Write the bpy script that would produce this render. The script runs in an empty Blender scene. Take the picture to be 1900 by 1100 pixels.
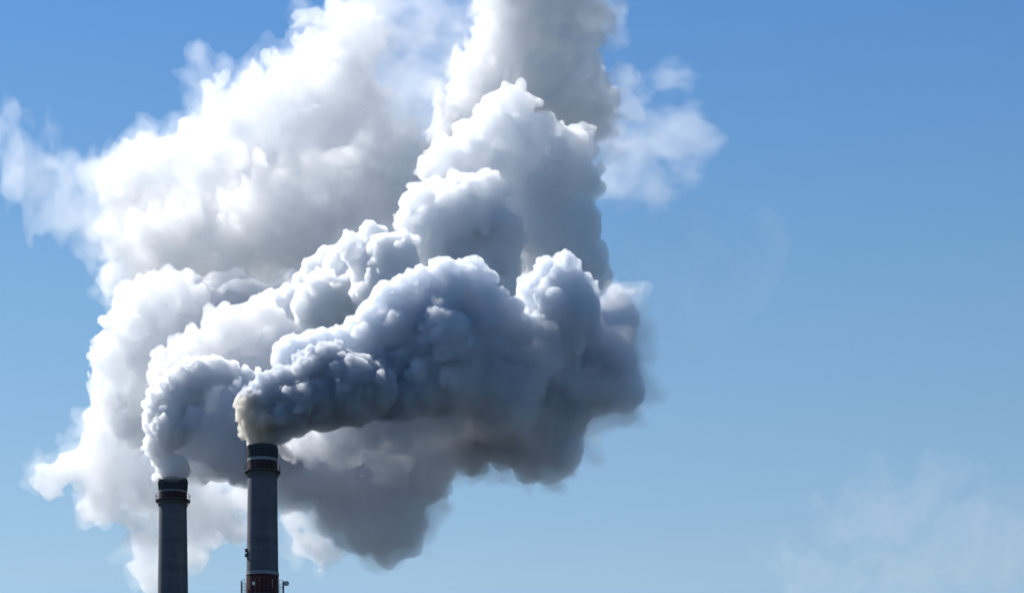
import bpy, math, random, time
import numpy as np
from mathutils import Vector
import openvdb

T0 = time.time()
scn = bpy.context.scene
COL = scn.collection

# ------------------------------------------------------------------ camera
D0 = 800.0                    # metres from the camera to the nearer chimney
PPM = 7.0                     # photograph pixels per metre at that distance
HZ = 2015.0                   # photograph row of the horizon (below the frame)
EYE = 2.0
cam_d = bpy.data.cameras.new('camera')
cam = bpy.data.objects.new('camera', cam_d)
COL.objects.link(cam)
cam.location = (0, 0, EYE)
cam.rotation_euler = (math.radians(90), 0, 0)
cam_d.sensor_width = 36.0
cam_d.lens = 36.0 * D0 * PPM / 1900.0
cam_d.shift_y = (HZ - 550.0) / 1900.0
cam_d.clip_start = 1.0
cam_d.clip_end = 60000.0
scn.camera = cam

# ------------------------------------------------------------------ light
SUN_ELEV = math.radians(43)
SUN_AZ = math.radians(-50)    # left of straight ahead: the sun stands behind the smoke
world = bpy.data.worlds.new('World')
scn.world = world
world.use_nodes = True
nt = world.node_tree
nt.nodes.clear()
sky = nt.nodes.new('ShaderNodeTexSky')
sky.sky_type = 'NISHITA'
sky.sun_disc = False
sky.sun_elevation = SUN_ELEV
sky.sun_rotation = SUN_AZ
sky.altitude = 200
sky.air_density = 1.0
sky.dust_density = 0.0
sky.ozone_density = 6.0
bg = nt.nodes.new('ShaderNodeBackground')
bg.inputs['Strength'].default_value = 0.083
wo = nt.nodes.new('ShaderNodeOutputWorld')
# deeper blue higher up, paler and greener towards the horizon
wtc = nt.nodes.new('ShaderNodeTexCoord')
wsep = nt.nodes.new('ShaderNodeSeparateXYZ')
wmap = nt.nodes.new('ShaderNodeMapRange')
wmap.inputs['From Min'].default_value = 0.12
wmap.inputs['From Max'].default_value = 0.40
wr = nt.nodes.new('ShaderNodeValToRGB')
we = wr.color_ramp.elements
we[0].position, we[0].color = 0.0, (0.70, 0.88, 1.0, 1)
wl = we.new(0.16)
wl.color = (1.16, 1.0, 0.82, 1)
we[-1].position, we[-1].color = 0.82, (0.62, 0.86, 0.98, 1)
wm = we.new(0.48)
wm.color = (0.92, 0.97, 0.88, 1)
wx = nt.nodes.new('ShaderNodeMix')
wx.data_type = 'RGBA'
wx.blend_type = 'MULTIPLY'
wx.inputs[0].default_value = 1.0
nt.links.new(wtc.outputs['Generated'], wsep.inputs[0])
nt.links.new(wsep.outputs['Z'], wmap.inputs['Value'])
nt.links.new(wmap.outputs[0], wr.inputs['Fac'])
nt.links.new(sky.outputs['Color'], wx.inputs[6])
nt.links.new(wr.outputs['Color'], wx.inputs[7])
nt.links.new(wx.outputs[2], bg.inputs['Color'])
nt.links.new(bg.outputs['Background'], wo.inputs['Surface'])

sun_d = bpy.data.lights.new('sun', 'SUN')
sun_d.energy = 5.0
sun_d.angle = math.radians(0.5)
sun_d.color = (1.0, 0.96, 0.90)
sun = bpy.data.objects.new('sun', sun_d)
COL.objects.link(sun)
to_sun = Vector((math.sin(SUN_AZ) * math.cos(SUN_ELEV), math.cos(SUN_AZ) * math.cos(SUN_ELEV), math.sin(SUN_ELEV)))
sun.rotation_euler = to_sun.to_track_quat('Z', 'Y').to_euler()
sun.location = (-200, 900, 500)

vs = scn.view_settings
vs.view_transform = 'Standard'
vs.look = 'None'
vs.gamma = 1.0
vs.exposure = 0.52
vs.use_curve_mapping = False

cy = scn.cycles
cy.use_denoising = True
cy.use_adaptive_sampling = True
cy.adaptive_threshold = 0.03
cy.max_bounces = 24
cy.volume_bounces = 18
cy.transparent_max_bounces = 48
cy.diffuse_bounces = 3
cy.sample_clamp_indirect = 8.0


# ------------------------------------------------------------------ helpers
def P(px, py, Y):
    """The point at depth Y (metres ahead) that stands where the photograph shows px, py."""
    k = Y / (D0 * PPM)
    return ((px - 950.0) * k, Y, EYE + (HZ - py) * k)


def new_obj(name, me, m=None, parent=None):
    o = bpy.data.objects.new(name, me)
    COL.objects.link(o)
    if m is not None:
        me.materials.append(m)
    if parent is not None:
        o.parent = parent
    return o


def tag(o, label=None, cat=None, group=None, kind=None):
    for k, v in (('label', label), ('category', cat), ('group', group), ('kind', kind)):
        if v:
            o[k] = v


def smoke_mat(name, density, color=(0.985, 0.985, 0.985), aniso=0.35, skin=0.06):
    m = bpy.data.materials.new(name)
    m.use_nodes = True
    t = m.node_tree
    t.nodes.clear()
    out = t.nodes.new('ShaderNodeOutputMaterial')
    pv = t.nodes.new('ShaderNodeVolumePrincipled')
    pv.inputs['Density'].default_value = density
    pv.inputs['Color'].default_value = (*color, 1)
    pv.inputs['Anisotropy'].default_value = aniso
    t.links.new(pv.outputs[0], out.inputs['Volume'])
    if skin > 0:
        mx = t.nodes.new('ShaderNodeMixShader')
        tr = t.nodes.new('ShaderNodeBsdfTransparent')
        df = t.nodes.new('ShaderNodeBsdfTranslucent')
        df.inputs['Color'].default_value = (*color, 1)
        mx.inputs[0].default_value = skin
        t.links.new(tr.outputs[0], mx.inputs[1])
        t.links.new(df.outputs[0], mx.inputs[2])
        t.links.new(mx.outputs[0], out.inputs['Surface'])
    return m


def up_axis(a, n, axis):
    """Resample array a along an axis to n samples, smooth (cosine-eased linear)."""
    m = a.shape[axis]
    x = np.linspace(0, m - 1.001, n)
    i = x.astype(int)
    f = x - i
    f = f * f * (3 - 2 * f)
    sh = [1] * a.ndim
    sh[axis] = n
    f = f.reshape(sh).astype(np.float32)
    return np.take(a, i, axis) * (1 - f) + np.take(a, i + 1, axis) * f


def noise3(shape, h, wave, rng, st=(1, 1, 1)):
    """Smooth value noise in -1..1 with features of about 'wave' metres on a grid of pitch h."""
    lat = [max(3, int(math.ceil(s * h / (wave * q))) + 2) for s, q in zip(shape, st)]
    a = rng.uniform(-1, 1, lat).astype(np.float32)
    for ax in range(3):
        a = up_axis(a, shape[ax], ax)
    return a


def fbm(shape, h, wave, octaves, rng, gain=0.5, st=(1, 1, 1)):
    r = np.zeros(shape, np.float32)
    amp = 1.0
    for _ in range(octaves):
        r += amp * noise3(shape, h, wave, rng, st)
        wave *= 0.5
        amp *= gain
        if wave < h * 1.5:
            break
    return r


def billow(shape, h, wave, octaves, rng, gain=0.5):
    r = np.zeros(shape, np.float32)
    amp = 1.0
    for _ in range(octaves):
        r += amp * (2.4 * np.abs(noise3(shape, h, wave, rng)) - 0.7)
        wave *= 0.5
        amp *= gain
        if wave < h * 1.5:
            break
    return r


def stamp(F, lo, h, c, r, pad):
    """F = max(F, r - distance to c) in the box around one sphere."""
    i0 = np.maximum(0, np.floor((c - r - pad - lo) / h).astype(int))
    i1 = np.minimum(F.shape, np.ceil((c + r + pad - lo) / h).astype(int) + 1)
    if (i1 <= i0).any():
        return
    ax = [lo[k] + h * np.arange(i0[k], i1[k]) - c[k] for k in range(3)]
    d = np.sqrt((ax[0] ** 2)[:, None, None] + (ax[1] ** 2)[None, :, None] + (ax[2] ** 2)[None, None, :])
    v = F[i0[0]:i1[0], i0[1]:i1[1], i0[2]:i1[2]]
    np.maximum(v, (r - d).astype(np.float32), out=v)


SUNWARD = np.array((-0.60, 0.25, 0.76))


def smoke_mesh(name, puffs, seed, h=1.0, levels=2, kids=(14, 10), ratio=(0.22, 0.48), nz=(6.0, 0.8), wisp=None, jit=0.25, sink=0.0, keep=1, soft=0, bias=0.0, st=(1, 1, 1)):
    """A closed billowing hull: hand-placed puffs, smaller puffs budding from their surface, smaller again from those, then turbulence."""
    rng = np.random.default_rng(seed)
    base = []
    for q in puffs:
        px, py, rp, Y = q
        r = rp * Y / (D0 * PPM)
        c = np.array(P(px, py, Y + rng.uniform(-jit, jit) * r))
        base.append((c, r))
    gen = base
    allp = list(base)
    for lv in range(levels):
        nxt = []
        for c, r in gen:
            n = kids[min(lv, len(kids) - 1)]
            d = rng.normal(size=(n, 3))
            d /= np.linalg.norm(d, axis=1)[:, None]
            for k in range(n):
                rr = r * rng.uniform(*ratio)
                if bias and d[k] @ SUNWARD < rng.uniform(-1.0, 1.0) * 0.7 - 0.75 + bias:
                    continue
                if rr < h * 0.9:
                    continue
                nxt.append((c + d[k] * r * rng.uniform(0.82, 1.0), rr))
        # forget buds that lie well inside another puff
        C = np.array([c for c, _ in base])
        R = np.array([r for _, r in base])
        kept = []
        for c, r in nxt:
            dd = R - np.linalg.norm(C - c, axis=1)
            if dd.max() < r * 0.75:
                kept.append((c, r))
        gen = kept
        allp += kept
    pad = 3 * h + nz[1] * 2.2
    C = np.array([c for c, _ in allp])
    R = np.array([r for _, r in allp])
    lo = (C - R[:, None]).min(0) - pad - h
    hi = (C + R[:, None]).max(0) + pad + h
    shape = tuple(np.ceil((hi - lo) / h).astype(int) + 1)
    F = np.full(shape, -pad, np.float32)
    for c, r in allp:
        stamp(F, lo, h, c, r, pad)
    wave, amp = nz
    F += amp * billow(shape, h, wave, 4, rng) if wisp is None else amp * fbm(shape, h, wave, 5, rng, 0.6, st)
    F -= sink
    for _ in range(soft):
        for ax in range(3):
            F = 0.5 * F + 0.25 * (np.roll(F, 1, ax) + np.roll(F, -1, ax))
    for ax in range(3):           # close the hull at the border of its grid
        s = [slice(None)] * 3
        for e in (0, -1):
            s[ax] = e
            F[tuple(s)] = -1
    g = openvdb.FloatGrid(-pad)
    g.copyFromArray(F)
    pts, tris, quads = g.convertToPolygons(0.0, 0.0)
    pts = lo[None, :] + pts * h
    # keep only the pieces that are large enough to read as smoke
    lab = np.arange(len(pts))
    fe = [quads[:, [0, 1]], quads[:, [1, 2]], quads[:, [2, 3]]] + ([tris[:, [0, 1]], tris[:, [1, 2]]] if len(tris) else [])
    ed = np.concatenate(fe).astype(np.int64)
    while True:
        m_ = np.minimum(lab[ed[:, 0]], lab[ed[:, 1]])
        new = lab.copy()
        np.minimum.at(new, ed[:, 0], m_)
        np.minimum.at(new, ed[:, 1], m_)
        new = new[new]
        new = new[new]
        if (new == lab).all():
            break
        lab = new
    u_, inv, cnt = np.unique(lab, return_inverse=True, return_counts=True)
    big = (cnt >= (keep if keep > 1 else 700)) | (cnt == cnt.max())
    okv = big[inv]
    remap = np.cumsum(okv) - 1
    quads = remap[quads[okv[quads[:, 0]]]]
    tris = remap[tris[okv[tris[:, 0]]]] if len(tris) else tris
    pts = pts[okv]
    me = bpy.data.meshes.new(name)
    nq, ntr = len(quads), len(tris)
    quads = quads[:, ::-1]
    tris = tris[:, ::-1]
    me.vertices.add(len(pts))
    me.vertices.foreach_set('co', pts.astype(np.float32).ravel())
    me.loops.add(nq * 4 + ntr * 3)
    me.loops.foreach_set('vertex_index', np.concatenate([quads.ravel(), tris.ravel()]).astype(np.int32))
    me.polygons.add(nq + ntr)
    me.polygons.foreach_set('loop_start', np.concatenate([np.arange(nq) * 4, nq * 4 + np.arange(ntr) * 3]).astype(np.int32))
    me.update(calc_edges=True)
    me.polygons.foreach_set('use_smooth', np.ones(nq + ntr, bool))
    print('SMOKE', name, shape, len(allp), 'puffs', nq, 'quads', round(time.time() - T0, 1))
    return me


# ------------------------------------------------------------------ ground
def nodes(m):
    m.use_nodes = True
    t = m.node_tree
    return t, t.nodes['Principled BSDF']


def ramp(t, stops):
    r = t.nodes.new('ShaderNodeValToRGB')
    e = r.color_ramp.elements
    while len(e) > 1:
        e.remove(e[-1])
    e[0].position, e[0].color = stops[0][0], (*stops[0][1], 1)
    for p, c in stops[1:]:
        n = e.new(p)
        n.color = (*c, 1)
    return r


def noise_node(t, scale, detail=6, coord='Object', vec_scale=None):
    tc = t.nodes.new('ShaderNodeTexCoord')
    src = tc.outputs[coord]
    if vec_scale:
        mp = t.nodes.new('ShaderNodeMapping')
        mp.inputs['Scale'].default_value = vec_scale
        t.links.new(src, mp.inputs['Vector'])
        src = mp.outputs['Vector']
    n = t.nodes.new('ShaderNodeTexNoise')
    n.inputs['Scale'].default_value = scale
    n.inputs['Detail'].default_value = detail
    t.links.new(src, n.inputs['Vector'])
    return n


def weathered(name, c0, c1, rough=0.9, bump=0.25):
    """Painted or bare concrete: casting lifts as faint rings, streaks of soot running down, fine grain."""
    m = bpy.data.materials.new(name)
    t, b = nodes(m)
    streak = noise_node(t, 1.0, 6, vec_scale=(0.6, 0.6, 0.035))
    streak.inputs['Distortion'].default_value = 0.6
    lift = noise_node(t, 1.0, 4, vec_scale=(0.02, 0.02, 0.40))
    grain = noise_node(t, 3.0, 6)
    a1 = t.nodes.new('ShaderNodeMath')
    a1.operation = 'ADD'
    t.links.new(streak.outputs['Fac'], a1.inputs[0])
    t.links.new(lift.outputs['Fac'], a1.inputs[1])
    a2 = t.nodes.new('ShaderNodeMath')
    a2.operation = 'MULTIPLY_ADD'
    t.links.new(grain.outputs['Fac'], a2.inputs[0])
    a2.inputs[1].default_value = 0.5
    t.links.new(a1.outputs[0], a2.inputs[2])
    r = ramp(t, [(0.3, c0), (0.8, c1)])
    hf = t.nodes.new('ShaderNodeMath')
    hf.operation = 'MULTIPLY'
    hf.inputs[1].default_value = 0.45
    t.links.new(a2.outputs[0], hf.inputs[0])
    t.links.new(hf.outputs[0], r.inputs['Fac'])
    t.links.new(r.outputs['Color'], b.inputs['Base Color'])
    b.inputs['Roughness'].default_value = rough
    bp = t.nodes.new('ShaderNodeBump')
    bp.inputs['Strength'].default_value = bump
    bp.inputs['Distance'].default_value = 0.05
    t.links.new(grain.outputs['Fac'], bp.inputs['Height'])
    t.links.new(bp.outputs['Normal'], b.inputs['Normal'])
    return m


M_CONC = weathered('sooty_concrete', (0.036, 0.046, 0.064), (0.125, 0.138, 0.165))
M_CAP = weathered('blackened_brick', (0.018, 0.026, 0.036), (0.050, 0.060, 0.074))
M_RED = weathered('red_paint', (0.026, 0.008, 0.013), (0.080, 0.012, 0.018))
M_MAROON = weathered('sooty_maroon_paint', (0.014, 0.007, 0.013), (0.042, 0.012, 0.020))
M_WHITE = weathered('white_paint', (0.12, 0.135, 0.16), (0.28, 0.30, 0.34))
M_STEEL = weathered('dark_steel', (0.03, 0.032, 0.035), (0.07, 0.07, 0.07), rough=0.6)
M_DISH = weathered('grey_antenna', (0.30, 0.30, 0.31), (0.42, 0.42, 0.42), rough=0.5)
M_LAMP = weathered('pale_fitting', (0.6, 0.6, 0.6), (0.8, 0.8, 0.8), rough=0.4)

gm = bpy.data.materials.new('winter_ground')
t, b = nodes(gm)
n = noise_node(t, 0.01, 8)
r = ramp(t, [(0.35, (0.02, 0.022, 0.018)), (0.65, (0.05, 0.048, 0.04))])
t.links.new(n.outputs['Fac'], r.inputs['Fac'])
t.links.new(r.outputs['Color'], b.inputs['Base Color'])
b.inputs['Roughness'].default_value = 0.95


def lathe(prof, seg=72, closed=False):
    """Vertices and faces of a profile [(r, z), ...] turned about Z."""
    vs, fs = [], []
    for r, z in prof:
        for k in range(seg):
            a = 2 * math.pi * k / seg
            vs.append((r * math.cos(a), r * math.sin(a), z))
    n = len(prof)
    for i in range(n if closed else n - 1):
        j = (i + 1) % n
        for k in range(seg):
            k2 = (k + 1) % seg
            fs.append((i * seg + k, i * seg + k2, j * seg + k2, j * seg + k))
    return vs, fs


class Mesh:
    def __init__(self):
        self.v, self.f = [], []

    def add(self, vf):
        o = len(self.v)
        self.v += vf[0]
        self.f += [tuple(i + o for i in f) for f in vf[1]]
        return self

    def bar(self, a, b, w, sides=6):
        a, b = Vector(a), Vector(b)
        d = (b - a).normalized()
        u = d.cross(Vector((0, 0, 1)) if abs(d.z) < 0.9 else Vector((1, 0, 0))).normalized()
        v = d.cross(u)
        o = len(self.v)
        for p in (a, b):
            for k in range(sides):
                g = 2 * math.pi * (k + 0.5) / sides
                self.v.append(tuple(p + (u * math.cos(g) + v * math.sin(g)) * w / 2))
        for k in range(sides):
            k2 = (k + 1) % sides
            self.f.append((o + k, o + k2, o + sides + k2, o + sides + k))
        self.f.append(tuple(o + k for k in reversed(range(sides))))
        self.f.append(tuple(o + sides + k for k in range(sides)))
        return self

    def box(self, c, size, yaw=0.0):
        o = len(self.v)
        ca, sa = math.cos(yaw), math.sin(yaw)
        for z in (-1, 1):
            for x, y in ((-1, -1), (1, -1), (1, 1), (-1, 1)):
                X, Y = x * size[0] / 2, y * size[1] / 2
                self.v.append((c[0] + X * ca - Y * sa, c[1] + X * sa + Y * ca, c[2] + z * size[2] / 2))
        self.f += [tuple(o + i for i in f) for f in ((3, 2, 1, 0), (4, 5, 6, 7), (0, 1, 5, 4), (1, 2, 6, 5), (2, 3, 7, 6), (3, 0, 4, 7))]
        return self

    def build(self, name, m, parent=None, smooth=None):
        me = bpy.data.meshes.new(name)
        me.from_pydata(self.v, [], self.f)
        me.update()
        o = new_obj(name, me, m, parent)
        if smooth:
            for p in me.polygons:
                p.use_smooth = True
            me.set_sharp_from_angle(angle=math.radians(smooth))
        return o


gv, gf = lathe([(0.5, 0), (300, 0), (2000, 0), (9000, 0), (30000, 0)], 64)
ground = Mesh().add((gv, [f[::-1] for f in gf] + [tuple(range(64))])).build('ground', gm)
tag(ground, kind='structure')


# ------------------------------------------------------------------ chimneys
def ring_band(r_lo, r_hi, z0, z1, thick):
    return lathe([(r_lo, z0), (r_hi, z1), (r_hi - thick, z1), (r_lo - thick, z0)], closed=True)


def gallery(root, R, z, out, rail_h, posts, n_br):
    """A walkway round the shaft: grating deck, brackets under it, guard rail on it."""
    deck = Mesh().add(lathe([(R + 0.03, z), (R + out, z), (R + out, z + 0.28), (R + 0.03, z + 0.28)], closed=True))
    p = deck.build('walkway', M_STEEL, root, 40)
    br = Mesh()
    for k in range(n_br):
        a = 2 * math.pi * (k + 0.5) / n_br
        ca, sa = math.cos(a), math.sin(a)
        br.bar(((R + out * 0.9) * ca, (R + out * 0.9) * sa, z - 0.05), ((R + 0.05) * ca, (R + 0.05) * sa, z - 1.15), 0.16)
        br.bar(((R + 0.05) * ca, (R + 0.05) * sa, z - 0.1), ((R + out * 0.95) * ca, (R + out * 0.95) * sa, z - 0.1), 0.18)
    br.add(lathe([(R + 0.01, z - 1.3), (R + 0.14, z - 1.3), (R + 0.14, z - 0.02), (R + 0.01, z - 0.02)], closed=True))
    br.build('bracket_ring', M_STEEL, p)
    rl = Mesh()
    rr = R + out - 0.08
    for k in range(posts):
        a = 2 * math.pi * (k + 0.25) / posts
        rl.bar((rr * math.cos(a), rr * math.sin(a), z + 0.28), (rr * math.cos(a), rr * math.sin(a), z + 0.28 + rail_h), 0.10)
    for f in (0.5, 1.0):
        N = 60
        for k in range(N):
            a, b_ = 2 * math.pi * k / N, 2 * math.pi * (k + 1) / N
            zz = z + 0.28 + rail_h * f
            rl.bar((rr * math.cos(a), rr * math.sin(a), zz), (rr * math.cos(b_), rr * math.sin(b_), zz), 0.09, 5)
    rl.build('railing', M_STEEL, p)
    return p


def chimney(px, Y, rows, label):
    """rows: photograph rows and half widths in photograph pixels."""
    k = Y / (D0 * PPM)
    x = (px - 950) * k
    Z = lambda py: EYE + (HZ - py) * k
    root = bpy.data.objects.new('chimney', None)
    COL.objects.link(root)
    root.location = (x, Y, 0)
    tag(root, label, 'chimney', 'factory chimneys under the smoke')
    R = lambda py: k * np.interp(py, rows['py'], rows['half'])
    ztop, zcap, zring, zred = Z(rows['top']), Z(rows['cap']), Z(rows['ring']), Z(rows['red'])
    # shaft from the ground to the red band, slightly concave like a real tapered stack
    z_sh = zred
    r_sh = R(rows['red'])
    prof = []
    r_b = R(1100)
    z_b = Z(1100)
    slope = (r_b - r_sh) / (z_sh - z_b)
    for i in range(41):
        z = z_sh * i / 40
        d = z_sh - z
        prof.append((r_sh + slope * d * (1 + 0.35 * d / z_sh), z))
    sh = Mesh().add(lathe(prof)).build('shaft', M_CONC, root, 40)
    rz = lambda z: r_sh + slope * (z_sh - z) * (1 + 0.35 * (z_sh - z) / z_sh)
    # casting joints: thin rings a little proud of the shaft
    jt = Mesh()
    zz = 6.0
    while zz < z_sh - 2:
        jt.add(ring_band(rz(zz) + 0.02, rz(zz + 0.12) + 0.02, zz, zz + 0.12, 0.10))
        zz += 2.5
    jt.build('casting_joint', M_CONC, sh, 40)
    Mesh().add(ring_band(r_sh + 0.06, R(rows['ring']) + 0.06, zred, zring, 0.5)).build('red_band', M_MAROON, root, 40)
    rr = R(rows['ring'])
    Mesh().add(lathe([(rr - 0.3, zring), (rr + 0.13, zring), (rr + 0.13, zcap), (rr - 0.3, zcap)], closed=True)).build('white_ring', M_WHITE, root, 40)
    # flared cap, hollow, with a rounded lip and pilasters round it
    rc0, rc1 = R(rows['cap']), k * rows['top_half']
    zt = ztop - rc1 * 0.0
    cap = Mesh().add(lathe([(rc0 - 0.6, zcap), (rc0 - 0.02, zcap), (rc0 + (rc1 - rc0) * 0.75, zt - 0.7), (rc1, zt - 0.45), (rc1 - 0.05, zt - 0.12),
                            (rc1 - 0.35, zt), (rc1 - 0.75, zt), (rc1 - 0.8, zt - 0.5), (rc0 - 0.8, zcap - 6), (rc0 - 1.2, zcap - 6)]))
    c = cap.build('cap', M_CAP, root, 50)
    pl = Mesh()
    N = rows['ribs']
    for i in range(N):
        a = 2 * math.pi * (i + 0.5) / N
        w = 2 * math.pi * rc0 / N * rows['rib_w']
        z0, z1 = zcap + 0.25, zt - 0.75
        for h_, r_, w_ in ((0, rc0 + 0.02, w),):
            ca, sa = math.cos(a), math.sin(a)
            r0 = rc0 + 0.05
            r1 = rc0 + (rc1 - rc0) * 0.72 + 0.05
            o = len(pl.v)
            for (r_i, z_i) in ((r0, z0), (r1, z1)):
                for dr, s in ((-0.2, -1), (0.17, -1), (0.17, 1), (-0.2, 1)):
                    q = r_i + dr
                    pl.v.append((q * ca - s * w / 2 * sa, q * sa + s * w / 2 * ca, z_i))
            pl.f += [tuple(o + j for j in f) for f in ((3, 2, 1, 0), (4, 5, 6, 7), (0, 1, 5, 4), (1, 2, 6, 5), (2, 3, 7, 6), (3, 0, 4, 7))]
    pl.build('pilaster_ring', M_CAP, c)
    gallery(root, r_sh + 0.1, Z(rows['deck']), rows['deck_out'] * k, rows['rail'] * k, rows['posts'], rows['brackets'])
    return root, k, Z, rz


near, k, Z, rz = chimney(487.0, 800.0, dict(
    py=[851, 857, 876, 885, 1060, 1100], half=[26.8, 27.2, 27.0, 26.8, 29.2, 29.9], top=827, top_half=28.4, cap=851.5, ring=857, red=875,
    ribs=26, rib_w=0.6, deck=876.5, deck_out=5.6, rail=12, posts=22, brackets=16),
    'taller chimney with red bands, bluish concrete shaft and small dish')
# lower white ring, red band and its gallery with antennas
zr0, zr1, zr2 = Z(1062), Z(1068), Z(1122)
Mesh().add(lathe([(rz(zr1) - 0.2, zr1), (rz(zr1) + 0.16, zr1), (rz(zr0) + 0.16, zr0), (rz(zr0) - 0.2, zr0)], closed=True)).build('white_ring', M_WHITE, near, 40)
Mesh().add(ring_band(rz(zr2) + 0.06, rz(zr1) + 0.06, zr2, zr1, 0.3)).build('red_band', M_RED, near, 40)
zd = Z(1107)
gal = gallery(near, rz(zd) + 0.1, zd, 9.6 * k, 27 * k, 30, 18)
rr = rz(zd) + 9.0 * k
for a in (180, 172, 190, 0, -9, 8):
    g = math.radians(a)
    Mesh().bar((rr * math.cos(g), rr * math.sin(g), zd), (rr * math.cos(g), rr * math.sin(g), zd + 29 * k), 0.13).build('railing_post', M_STEEL, gal)


def dish(r, depth, loc, yaw, mast_to):
    """A shrouded drum antenna on a short mast."""
    vsf = lathe([(0.001, -depth), (r * 0.55, -depth * 0.9), (r * 0.98, -depth * 0.25), (r, 0.0), (r, depth * 0.9), (r * 0.93, depth * 1.02), (0.001, depth * 1.08)], 28)
    m = Mesh()
    cy_, sy_ = math.cos(yaw), math.sin(yaw)
    vv = []
    for x, y, z in vsf[0]:
        # turn the lathe axis Z towards the horizontal direction yaw
        X, Y_, Zc = z, x, y
        vv.append((loc[0] + X * cy_ - Y_ * sy_, loc[1] + X * sy_ + Y_ * cy_, loc[2] + Zc))
    m.add((vv, vsf[1]))
    o = m.build('dish_antenna', M_DISH, near, 40)
    mm = Mesh().bar((mast_to[0], mast_to[1], mast_to[2]), (mast_to[0], mast_to[1], loc[2] + r * 0.6), 0.18)
    mm.bar((mast_to[0], mast_to[1], loc[2]), (loc[0] - cy_ * depth * 0.8, loc[1] - sy_ * depth * 0.8, loc[2]), 0.14)
    mm.build('mast', M_STEEL, o)
    return o


dz = Z(1083)
dish(4.6 * k, 0.45, (44.5 * k, -1.0, dz), math.radians(-60), (39.5 * k, -0.4, zd))
rw = rz(Z(1087))
a = math.asin(-11.5 * k / rw)
d2 = dish(3.0 * k, 0.25, ((rw + 0.75) * math.sin(a), -(rw + 0.75) * math.cos(a), Z(1087)), math.radians(-90), ((rw + 0.25) * math.sin(a), -(rw + 0.25) * math.cos(a), Z(1094)))
d2.data.materials[0] = M_LAMP
a = math.asin(18.5 * k / rw)
Mesh().bar(((rw + 0.4) * math.sin(a), -(rw + 0.4) * math.cos(a), Z(1093)), ((rw + 0.4) * math.sin(a), -(rw + 0.4) * math.cos(a), Z(1078)), 0.22).build('sector_antenna', M_DISH, near)
# fittings low on the lit edge of the shaft
for py in (1022, 1031):
    rf = rz(Z(py))
    a = math.radians(196)
    Mesh().box(((rf + 0.2) * math.cos(a), (rf + 0.2) * math.sin(a), Z(py)), (0.7, 0.9, 0.9), a).build('junction_box', M_STEEL, near)

far, k2, Z2, rz2 = chimney(320.8, 843.0, dict(
    py=[912, 914.5, 929, 935, 1100], half=[25.4, 25.6, 25.5, 25.3, 28.0], top=888.5, top_half=27.2, cap=912, ring=914.5, red=929,
    ribs=22, rib_w=0.5, deck=930, deck_out=6.2, rail=10, posts=16, brackets=14),
    'shorter looking dark chimney with ribbed cap at the left')


# ------------------------------------------------------------------ smoke
def at(Y, *pp):
    return [(a, b, c, Y) for a, b, c in pp]


RIGHT_BASE = at(799, (486, 814, 20), (478, 800, 24), (458, 792, 16), (466, 772, 24), (450, 768, 14), (446, 748, 13), (462, 752, 20), (486, 782, 28), (452, 805, 9))
RIGHT_PLUME = at(801, (494, 808, 20), (506, 812, 17), (522, 800, 24), (505, 785, 34), (490, 750, 32), (500, 722, 26), (512, 745, 42), (545, 765, 46), (540, 720, 36), (520, 705, 20),
                 (563, 700, 24), (600, 745, 56), (590, 690, 38), (618, 662, 24), (655, 735, 56), (650, 690, 36), (693, 690, 18), (695, 725, 45)) + at(808, (720, 700, 40), (740, 740, 44))
RIGHT_CREST = at(812, (640, 640, 30), (668, 622, 30), (690, 590, 24), (720, 562, 28), (705, 610, 36), (750, 560, 36), (762, 540, 24), (786, 528, 28), (800, 560, 40),
                 (828, 522, 34), (872, 520, 32), (895, 530, 28), (850, 560, 46), (900, 570, 46), (936, 592, 38), (960, 615, 34), (868, 545, 24),
                 (823, 572, 20), (760, 670, 54), (710, 690, 46), (840, 640, 60), (900, 640, 54), (790, 720, 52), (850, 700, 50), (790, 600, 56), (740, 630, 50), (690, 650, 44), (545, 668, 34), (575, 650, 28), (600, 640, 24)) + \
    at(822, (1042, 545, 54), (1046, 590, 58), (1075, 570, 40), (1080, 610, 38), (1048, 625, 46), (1010, 550, 36), (985, 540, 22), (975, 565, 18), (995, 595, 24), (968, 522, 8), (1065, 570, 40))
RIGHT_BODY = at(814, (640, 790, 26), (690, 785, 34), (740, 790, 34), (600, 800, 22), (560, 815, 16)) + at(808, (545, 824, 11), (575, 824, 18), (610, 822, 22), (650, 818, 25), (695, 812, 28), (740, 812, 28)) + at(818, (760, 680, 70), (830, 640, 80), (890, 690, 72), (720, 730, 55), (820, 730, 70), (930, 720, 84), (985, 660, 50), (660, 760, 40), (760, 770, 42)) + \
    at(840, (1010, 730, 96), (1060, 660, 80), (1128, 680, 58), (1110, 715, 60), (1150, 725, 42), (1020, 800, 66), (960, 810, 62), (1035, 850, 38), (985, 850, 42),
       (1150, 565, 26), (1140, 610, 44), (890, 800, 62), (893, 852, 24), (935, 850, 16))
LOWER_MASS = at(846, (590, 790, 56), (650, 770, 60), (720, 770, 60), (790, 750, 60)) + at(848, (880, 790, 66), (800, 800, 80), (740, 850, 82), (680, 890, 80), (720, 955, 66), (705, 1000, 40), (716, 1028, 18),
                (620, 890, 68), (560, 880, 56), (640, 940, 40), (760, 975, 30), (520, 850, 50), (815, 860, 26), (660, 990, 28))
STRAY_PUFF = at(802, (528, 838, 8), (537, 845, 9), (544, 850, 7), (523, 832, 7))
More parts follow.
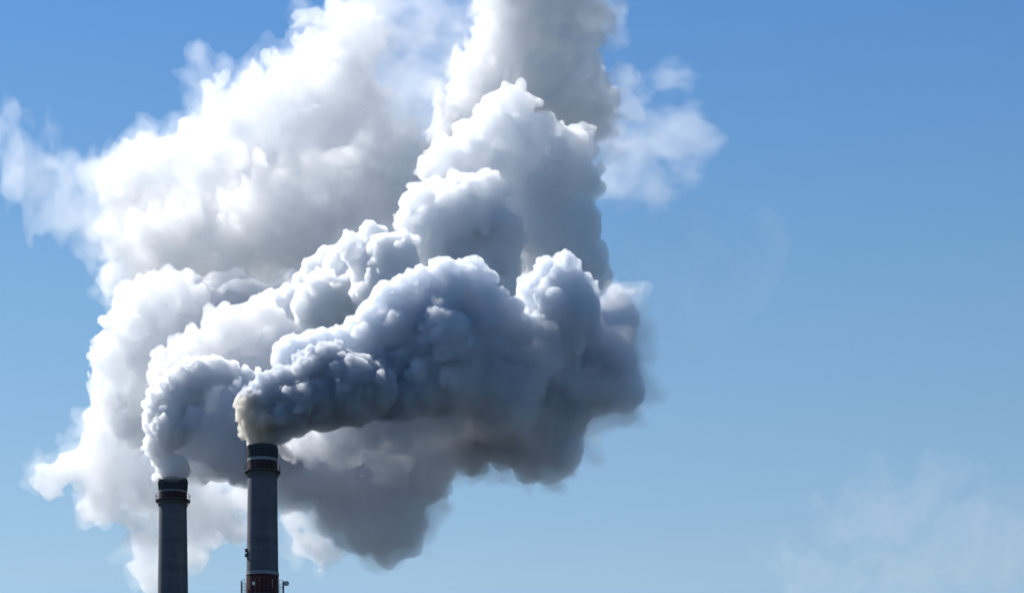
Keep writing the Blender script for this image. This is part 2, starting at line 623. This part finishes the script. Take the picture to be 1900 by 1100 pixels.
LEFT_PLUME = at(842, (320, 878, 25), (334, 872, 20), (306, 858, 20), (300, 832, 26), (290, 800, 20), (282, 775, 16), (300, 770, 26), (322, 800, 34), (276, 752, 10), (290, 740, 18),
                (306, 722, 18), (322, 704, 20), (335, 735, 34), (345, 690, 20), (365, 705, 32), (382, 684, 18), (404, 690, 24), (430, 700, 22), (455, 690, 12),
                (478, 688, 8), (470, 702, 14), (372, 745, 12), (350, 770, 30), (455, 715, 22), (340, 790, 20))
LEFT_BODY = at(846, (335, 840, 36), (370, 800, 58), (400, 750, 56), (440, 780, 68), (430, 830, 56), (380, 850, 36), (480, 800, 60), (500, 820, 54), (545, 835, 46), (440, 735, 42),
               (325, 872, 22), (345, 868, 25), (374, 862, 30), (410, 858, 34), (445, 855, 34), (480, 850, 40))
BANK_TOP = at(905, (240, 585, 30), (262, 560, 34), (290, 545, 38), (325, 545, 36), (232, 625, 36), (205, 655, 30), (196, 700, 28), (225, 680, 46), (270, 620, 56), (320, 610, 60),
              (350, 570, 36), (290, 690, 60), (215, 745, 36), (260, 760, 54), (360, 640, 60))
BANK_MID = at(874, (395, 598, 16), (392, 615, 22), (430, 610, 40), (470, 595, 36), (500, 610, 42), (540, 630, 36), (400, 650, 46), (350, 670, 36), (450, 660, 56), (520, 670, 60), (575, 660, 50),
              (320, 700, 40), (480, 720, 70), (570, 720, 70))
BANK_SLAB = at(915, (380, 560, 40), (430, 560, 44), (480, 560, 40), (520, 550, 36), (560, 545, 40), (600, 560, 50), (640, 545, 48), (590, 600, 44), (350, 530, 24), (630, 590, 40))
BANK_LOW = at(912, (200, 800, 44), (240, 810, 56), (180, 855, 46), (145, 870, 36), (110, 885, 26), (80, 900, 16), (64, 890, 8), (180, 910, 40), (230, 880, 52), (165, 950, 26), (200, 945, 30),
              (240, 960, 30), (280, 900, 60), (255, 1000, 26), (285, 1010, 36), (270, 1050, 26), (284, 1085, 24), (300, 1060, 26), (350, 940, 44), (400, 935, 40), (390, 900, 40), (430, 960, 30),
              (370, 980, 36), (340, 1020, 34), (460, 930, 40), (545, 965, 22), (585, 985, 32), (560, 1010, 22), (600, 1020, 22))
MID_TOWER = at(852, (738, 490, 40), (745, 465, 28), (728, 515, 34), (720, 470, 30), (700, 535, 30)) + \
    at(858, (684, 436, 18), (668, 448, 15), (655, 470, 16), (664, 496, 18), (672, 520, 18), (702, 438, 20), (690, 470, 26), (690, 505, 26), (640, 460, 14), (650, 440, 12), (684, 550, 26)) + \
    at(872, (618, 562, 50), (582, 580, 30), (650, 555, 38), (620, 600, 36), (642, 520, 26), (622, 492, 18), (600, 540, 24), (575, 545, 14), (632, 470, 16), (660, 590, 40)) + \
    at(884, (540, 560, 26), (562, 530, 20), (520, 580, 20), (585, 505, 22), (605, 480, 18), (548, 590, 24), (500, 560, 16))
WIDE_TOWER = at(872, (750, 412, 20), (765, 385, 22), (790, 375, 30), (815, 360, 26), (845, 352, 26), (880, 355, 28), (915, 352, 24), (938, 350, 14), (860, 400, 50), (820, 410, 50), (780, 425, 40),
                (900, 420, 56), (935, 450, 40), (850, 470, 66), (920, 500, 50), (930, 545, 40), (790, 470, 40))
HIGH_TOWER = at(890, (950, 185, 30), (925, 200, 26), (972, 195, 22), (930, 250, 46), (975, 260, 50), (900, 240, 24), (1010, 270, 40), (1045, 265, 32), (1078, 262, 26), (1095, 280, 18), (1040, 310, 56),
                (870, 265, 34), (845, 285, 30), (820, 300, 26), (800, 315, 24), (860, 310, 46), (940, 320, 60), (1000, 360, 70), (1080, 340, 36), (1060, 420, 56), (1000, 440, 60), (1100, 412, 15),
                (1070, 490, 56), (1010, 500, 40), (880, 300, 40))
TOP_CLOUD = at(925, (1000, 60, 70), (930, 50, 44), (905, 95, 36), (880, 130, 32), (890, 165, 34), (850, 200, 34), (835, 240, 30), (820, 275, 28), (860, 250, 44), (960, 0, 60), (1040, 10, 60),
               (1090, 30, 36), (1105, 65, 30), (1075, 100, 40), (1085, 165, 50), (1128, 190, 24), (1112, 165, 26), (1060, 215, 60), (1110, 225, 30), (930, 180, 66),
               (960, -60, 80), (1060, -60, 64), (1010, 150, 76), (960, 120, 60), (1040, 90, 50), (1125, 22, 16), (1160, 140, 8), (1140, 215, 14), (1148, 175, 9))
BACK_CLOUD = at(968, (640, 90, 60), (575, 110, 40), (560, 150, 50), (600, 60, 36), (520, 150, 30), (500, 190, 56), (455, 190, 30), (420, 240, 52), (620, 220, 96), (370, 270, 44), (340, 300, 46),
                (290, 290, 36), (265, 315, 44), (220, 320, 26), (215, 350, 34), (450, 340, 100), (300, 400, 76), (235, 400, 40), (230, 450, 40), (260, 470, 48), (215, 510, 26), (240, 525, 30),
                (380, 470, 96), (500, 440, 96), (560, 330, 90), (650, 330, 86), (640, 420, 80), (700, 370, 70), (600, 480, 70), (760, 320, 56), (400, 140, 18), (388, 165, 20), (400, 190, 20),
                (690, 300, 76), (640, 40, 30), (670, 60, 40), (480, 130, 18)) + \
    at(935, (455, 298, 14), (478, 318, 24), (505, 345, 26), (470, 350, 28), (455, 395, 34), (490, 400, 40), (440, 440, 36), (425, 480, 32), (520, 420, 40), (535, 375, 22), (590, 312, 16),
       (622, 310, 20), (648, 302, 16), (670, 300, 14), (690, 320, 18), (600, 400, 40), (640, 380, 30), (570, 450, 36), (740, 350, 30), (710, 310, 14), (760, 280, 24), (300, 470, 40), (330, 420, 36),
       (270, 420, 30), (290, 510, 34))
BACK_THIN = at(975, (700, 60, 60), (760, 70, 60), (700, 150, 80), (790, 130, 56), (840, 80, 40), (760, 210, 80), (680, 20, 50), (820, 180, 50), (730, 280, 60), (850, 40, 26))
LEFT_WING = at(965, (175, 370, 34), (200, 400, 30), (180, 330, 26), (210, 350, 24), (40, 290, 36), (95, 340, 52), (150, 330, 42), (125, 395, 40), (60, 335, 32), (185, 420, 36), (12, 262, 20), (40, 212, 12), (120, 290, 20), (80, 400, 20), (160, 460, 20))
RIGHT_WING = at(965, (1130, 260, 40), (1140, 200, 34), (1115, 330, 30), (1170, 190, 40), (1240, 155, 22), (1250, 260, 50), (1180, 290, 55), (1280, 265, 28), (1215, 330, 38), (1140, 330, 40), (1200, 230, 36), (1150, 240, 36))
RIGHT_VEIL = at(900, (1180, 480, 70), (1230, 560, 80), (1200, 640, 80), (1330, 540, 60), (1280, 430, 60), (1390, 480, 50), (1180, 400, 50))
FAR_VEIL = at(1100, (1600, 990, 70), (1680, 960, 80), (1760, 1000, 90), (1850, 1060, 80), (1700, 1060, 90), (1560, 1070, 70), (1480, 1090, 50), (1640, 920, 40), (1740, 900, 30), (1890, 980, 50))


def smoke(name, puffs, density, seed, parent=None, color=(0.96, 0.965, 0.972), aniso=0.4, skin=0.06, **kw):
    me = smoke_mesh(name, puffs, seed, **kw)
    return new_obj(name, me, smoke_mat(name, density, color, aniso, skin), parent)


SHADE_TONE = (0.74, 0.785, 0.85)  # dark core colour, stands in for shade on the smoke's front
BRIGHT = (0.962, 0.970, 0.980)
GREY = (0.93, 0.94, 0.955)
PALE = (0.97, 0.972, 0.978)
fine = dict(levels=3, kids=(26, 14, 9))
lit = dict(levels=3, kids=(64, 34, 20), bias=1.0)
mid = dict(levels=2, kids=(24, 12))
rag = dict(levels=2, kids=(20, 8), wisp=True)


def core(parent, puffs, density, seed, sink, color=SHADE_TONE, h=0.9):
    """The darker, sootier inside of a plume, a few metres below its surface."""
    return smoke('shade_core', puffs, density, seed, parent, color=color, skin=0.0, h=h, levels=1, kids=(12,), nz=(8.0, 0.8), sink=sink, keep=10 ** 9)


def fringe(parent, puffs, density, seed, h=1.0, wave=12.0, amp=7.0, sinks=(-1.0,), name='wispy_fringe', color=PALE, st=(1, 1, 1)):
    """Thin torn vapour round a cloud, in nested shells so that it fades outwards."""
    for k, sk in enumerate(sinks):
        smoke(name, puffs, density, seed, parent, color=color, skin=0.003, h=h, nz=(wave, amp), keep=200, sink=sk, st=st, **rag)


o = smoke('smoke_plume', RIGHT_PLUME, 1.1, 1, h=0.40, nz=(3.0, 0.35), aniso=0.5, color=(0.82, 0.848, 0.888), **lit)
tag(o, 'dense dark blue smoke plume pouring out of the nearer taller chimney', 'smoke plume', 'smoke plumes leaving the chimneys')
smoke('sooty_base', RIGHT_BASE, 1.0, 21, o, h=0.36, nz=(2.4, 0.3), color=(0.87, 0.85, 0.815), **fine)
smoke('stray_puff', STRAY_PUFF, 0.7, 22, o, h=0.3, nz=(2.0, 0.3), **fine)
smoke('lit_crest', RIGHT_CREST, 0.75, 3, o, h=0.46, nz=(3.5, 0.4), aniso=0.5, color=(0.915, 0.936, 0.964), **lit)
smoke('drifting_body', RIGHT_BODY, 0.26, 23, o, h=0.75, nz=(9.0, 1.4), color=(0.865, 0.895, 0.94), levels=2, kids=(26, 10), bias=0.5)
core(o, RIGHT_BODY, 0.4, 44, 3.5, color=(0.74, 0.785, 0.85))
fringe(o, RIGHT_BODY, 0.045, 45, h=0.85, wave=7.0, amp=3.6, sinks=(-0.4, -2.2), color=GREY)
o = smoke('smoke_plume', LEFT_PLUME, 1.2, 2, h=0.40, nz=(3.0, 0.4), aniso=0.5, color=(0.966, 0.973, 0.983), **lit)
tag(o, 'pale grey smoke plume rising from the chimney at the left', 'smoke plume', 'smoke plumes leaving the chimneys')
smoke('drifting_body', LEFT_BODY, 0.42, 24, o, h=0.7, nz=(6.0, 0.8), color=(0.895, 0.914, 0.945), levels=2, kids=(30, 12), bias=0.3)
o = smoke('smoke_cloud', LOWER_MASS, 0.2, 4, h=0.9, nz=(9.0, 2.0), color=(0.915, 0.922, 0.944), **mid)
tag(o, 'dull grey smoke hanging below the dark plume, right of the taller chimney', 'smoke cloud', 'smoke clouds drifting from the chimneys')
fringe(o, LOWER_MASS, 0.04, 49, h=0.9, wave=8.0, amp=3.5, sinks=(-0.6, -2.2), color=GREY)
o = smoke('smoke_cloud', BANK_TOP, 0.24, 5, h=0.7, nz=(6.0, 1.3), **fine)
tag(o, 'white smoke bank behind the chimney at the left', 'smoke cloud', 'smoke clouds drifting from the chimneys')
smoke('lower_bank', BANK_LOW, 0.14, 25, o, h=0.8, nz=(8.0, 2.6), color=PALE, keep=300, **rag)
fringe(o, BANK_LOW, 0.03, 50, h=0.9, wave=8.0, amp=4.5, sinks=(-1.0,))
smoke('rear_slab', BANK_SLAB, 0.24, 27, o, h=0.8, nz=(7.0, 1.3), **mid)
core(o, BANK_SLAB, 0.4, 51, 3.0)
o = smoke('smoke_cloud', BANK_MID, 0.3, 26, h=0.65, nz=(5.0, 0.9), color=PALE, **lit)
tag(o, 'bright rounded smoke billow rising between the two chimney plumes', 'smoke cloud', 'smoke clouds drifting from the chimneys')
o = smoke('smoke_cloud', MID_TOWER, 0.9, 6, h=0.48, nz=(4.0, 0.5), aniso=0.5, color=(0.958, 0.968, 0.98), **lit)
tag(o, 'knobbly white edged smoke billow behind the crest of the dark plume', 'smoke cloud', 'smoke clouds drifting from the chimneys')
o = smoke('smoke_cloud', WIDE_TOWER, 0.5, 29, h=0.6, nz=(5.0, 0.7), aniso=0.5, color=(0.955, 0.965, 0.977), **lit)
tag(o, 'broad grey smoke tower with a white upper left edge', 'smoke cloud', 'smoke clouds drifting from the chimneys')
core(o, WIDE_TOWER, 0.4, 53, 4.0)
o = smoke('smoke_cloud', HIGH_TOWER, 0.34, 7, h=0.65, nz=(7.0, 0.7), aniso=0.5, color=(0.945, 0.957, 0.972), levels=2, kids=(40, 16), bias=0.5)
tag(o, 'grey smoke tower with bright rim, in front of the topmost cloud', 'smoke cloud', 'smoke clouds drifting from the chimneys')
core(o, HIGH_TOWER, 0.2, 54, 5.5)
o = smoke('smoke_cloud', TOP_CLOUD, 0.2, 8, h=0.75, nz=(6.0, 1.8), skin=0.03, color=(0.94, 0.945, 0.952), keep=300, levels=3, kids=(30, 14, 7), bias=0.3)
tag(o, 'soft smoke column leaving the top edge of the picture', 'smoke cloud', 'smoke clouds drifting from the chimneys')
fringe(o, TOP_CLOUD, 0.025, 31, h=0.75, wave=7.0, amp=6.0, sinks=(0.0, -2.0))
o = smoke('smoke_cloud', BACK_CLOUD, 0.11, 9, h=0.85, nz=(7.0, 2.4), skin=0.03, color=(0.978, 0.98, 0.984), keep=300, levels=3, kids=(26, 12, 7), bias=0.2)
tag(o, 'broad soft white smoke cloud spread behind at the upper left', 'smoke cloud', 'smoke clouds drifting from the chimneys')
fringe(o, BACK_CLOUD, 0.02, 32, h=0.9, wave=9.0, amp=6.0, sinks=(-0.5, -3.0))
fringe(o, BACK_THIN, 0.014, 33, h=0.9, wave=9.0, amp=8.5, sinks=(0.5, -2.0), name='thin_veil', st=(1.2, 1.0, 0.8))
o = smoke('smoke_wisp', LEFT_WING, 0.016, 10, h=0.7, nz=(8.0, 5.5), skin=0.002, keep=150, st=(1.0, 1.0, 1.5), **rag)
tag(o, 'thin torn smoke wisp at the left edge of the picture', 'smoke wisp', 'thin smoke wisps round the clouds')
fringe(o, LEFT_WING, 0.011, 10, h=0.7, wave=8.0, amp=5.5, sinks=(-1.5, 1.3), st=(1.0, 1.0, 1.5))
o = smoke('smoke_wisp', RIGHT_WING, 0.009, 11, h=0.7, nz=(8.0, 6.0), skin=0.002, keep=150, st=(1.6, 1.0, 0.9), **rag)
tag(o, 'thin torn smoke wisp to the right of the topmost cloud', 'smoke wisp', 'thin smoke wisps round the clouds')
fringe(o, RIGHT_WING, 0.007, 11, h=0.7, wave=8.0, amp=6.0, sinks=(-1.6, 1.4), st=(1.6, 1.0, 0.9))
o = smoke('smoke_wisp', RIGHT_VEIL, 0.003, 12, h=1.2, nz=(16.0, 6.0), skin=0.001, keep=300, **rag)
tag(o, 'barely visible grey smoke veil right of the dark plume', 'smoke wisp', 'thin smoke wisps round the clouds')
o = smoke('smoke_wisp', FAR_VEIL, 0.003, 13, h=1.1, nz=(12.0, 11.0), skin=0.001, keep=300, color=(0.99, 0.99, 0.99), **rag)
tag(o, 'faint pale smoke wisp low in the empty sky at the right', 'smoke wisp', 'thin smoke wisps round the clouds')
print('SCRIPT', round(time.time() - T0, 1))
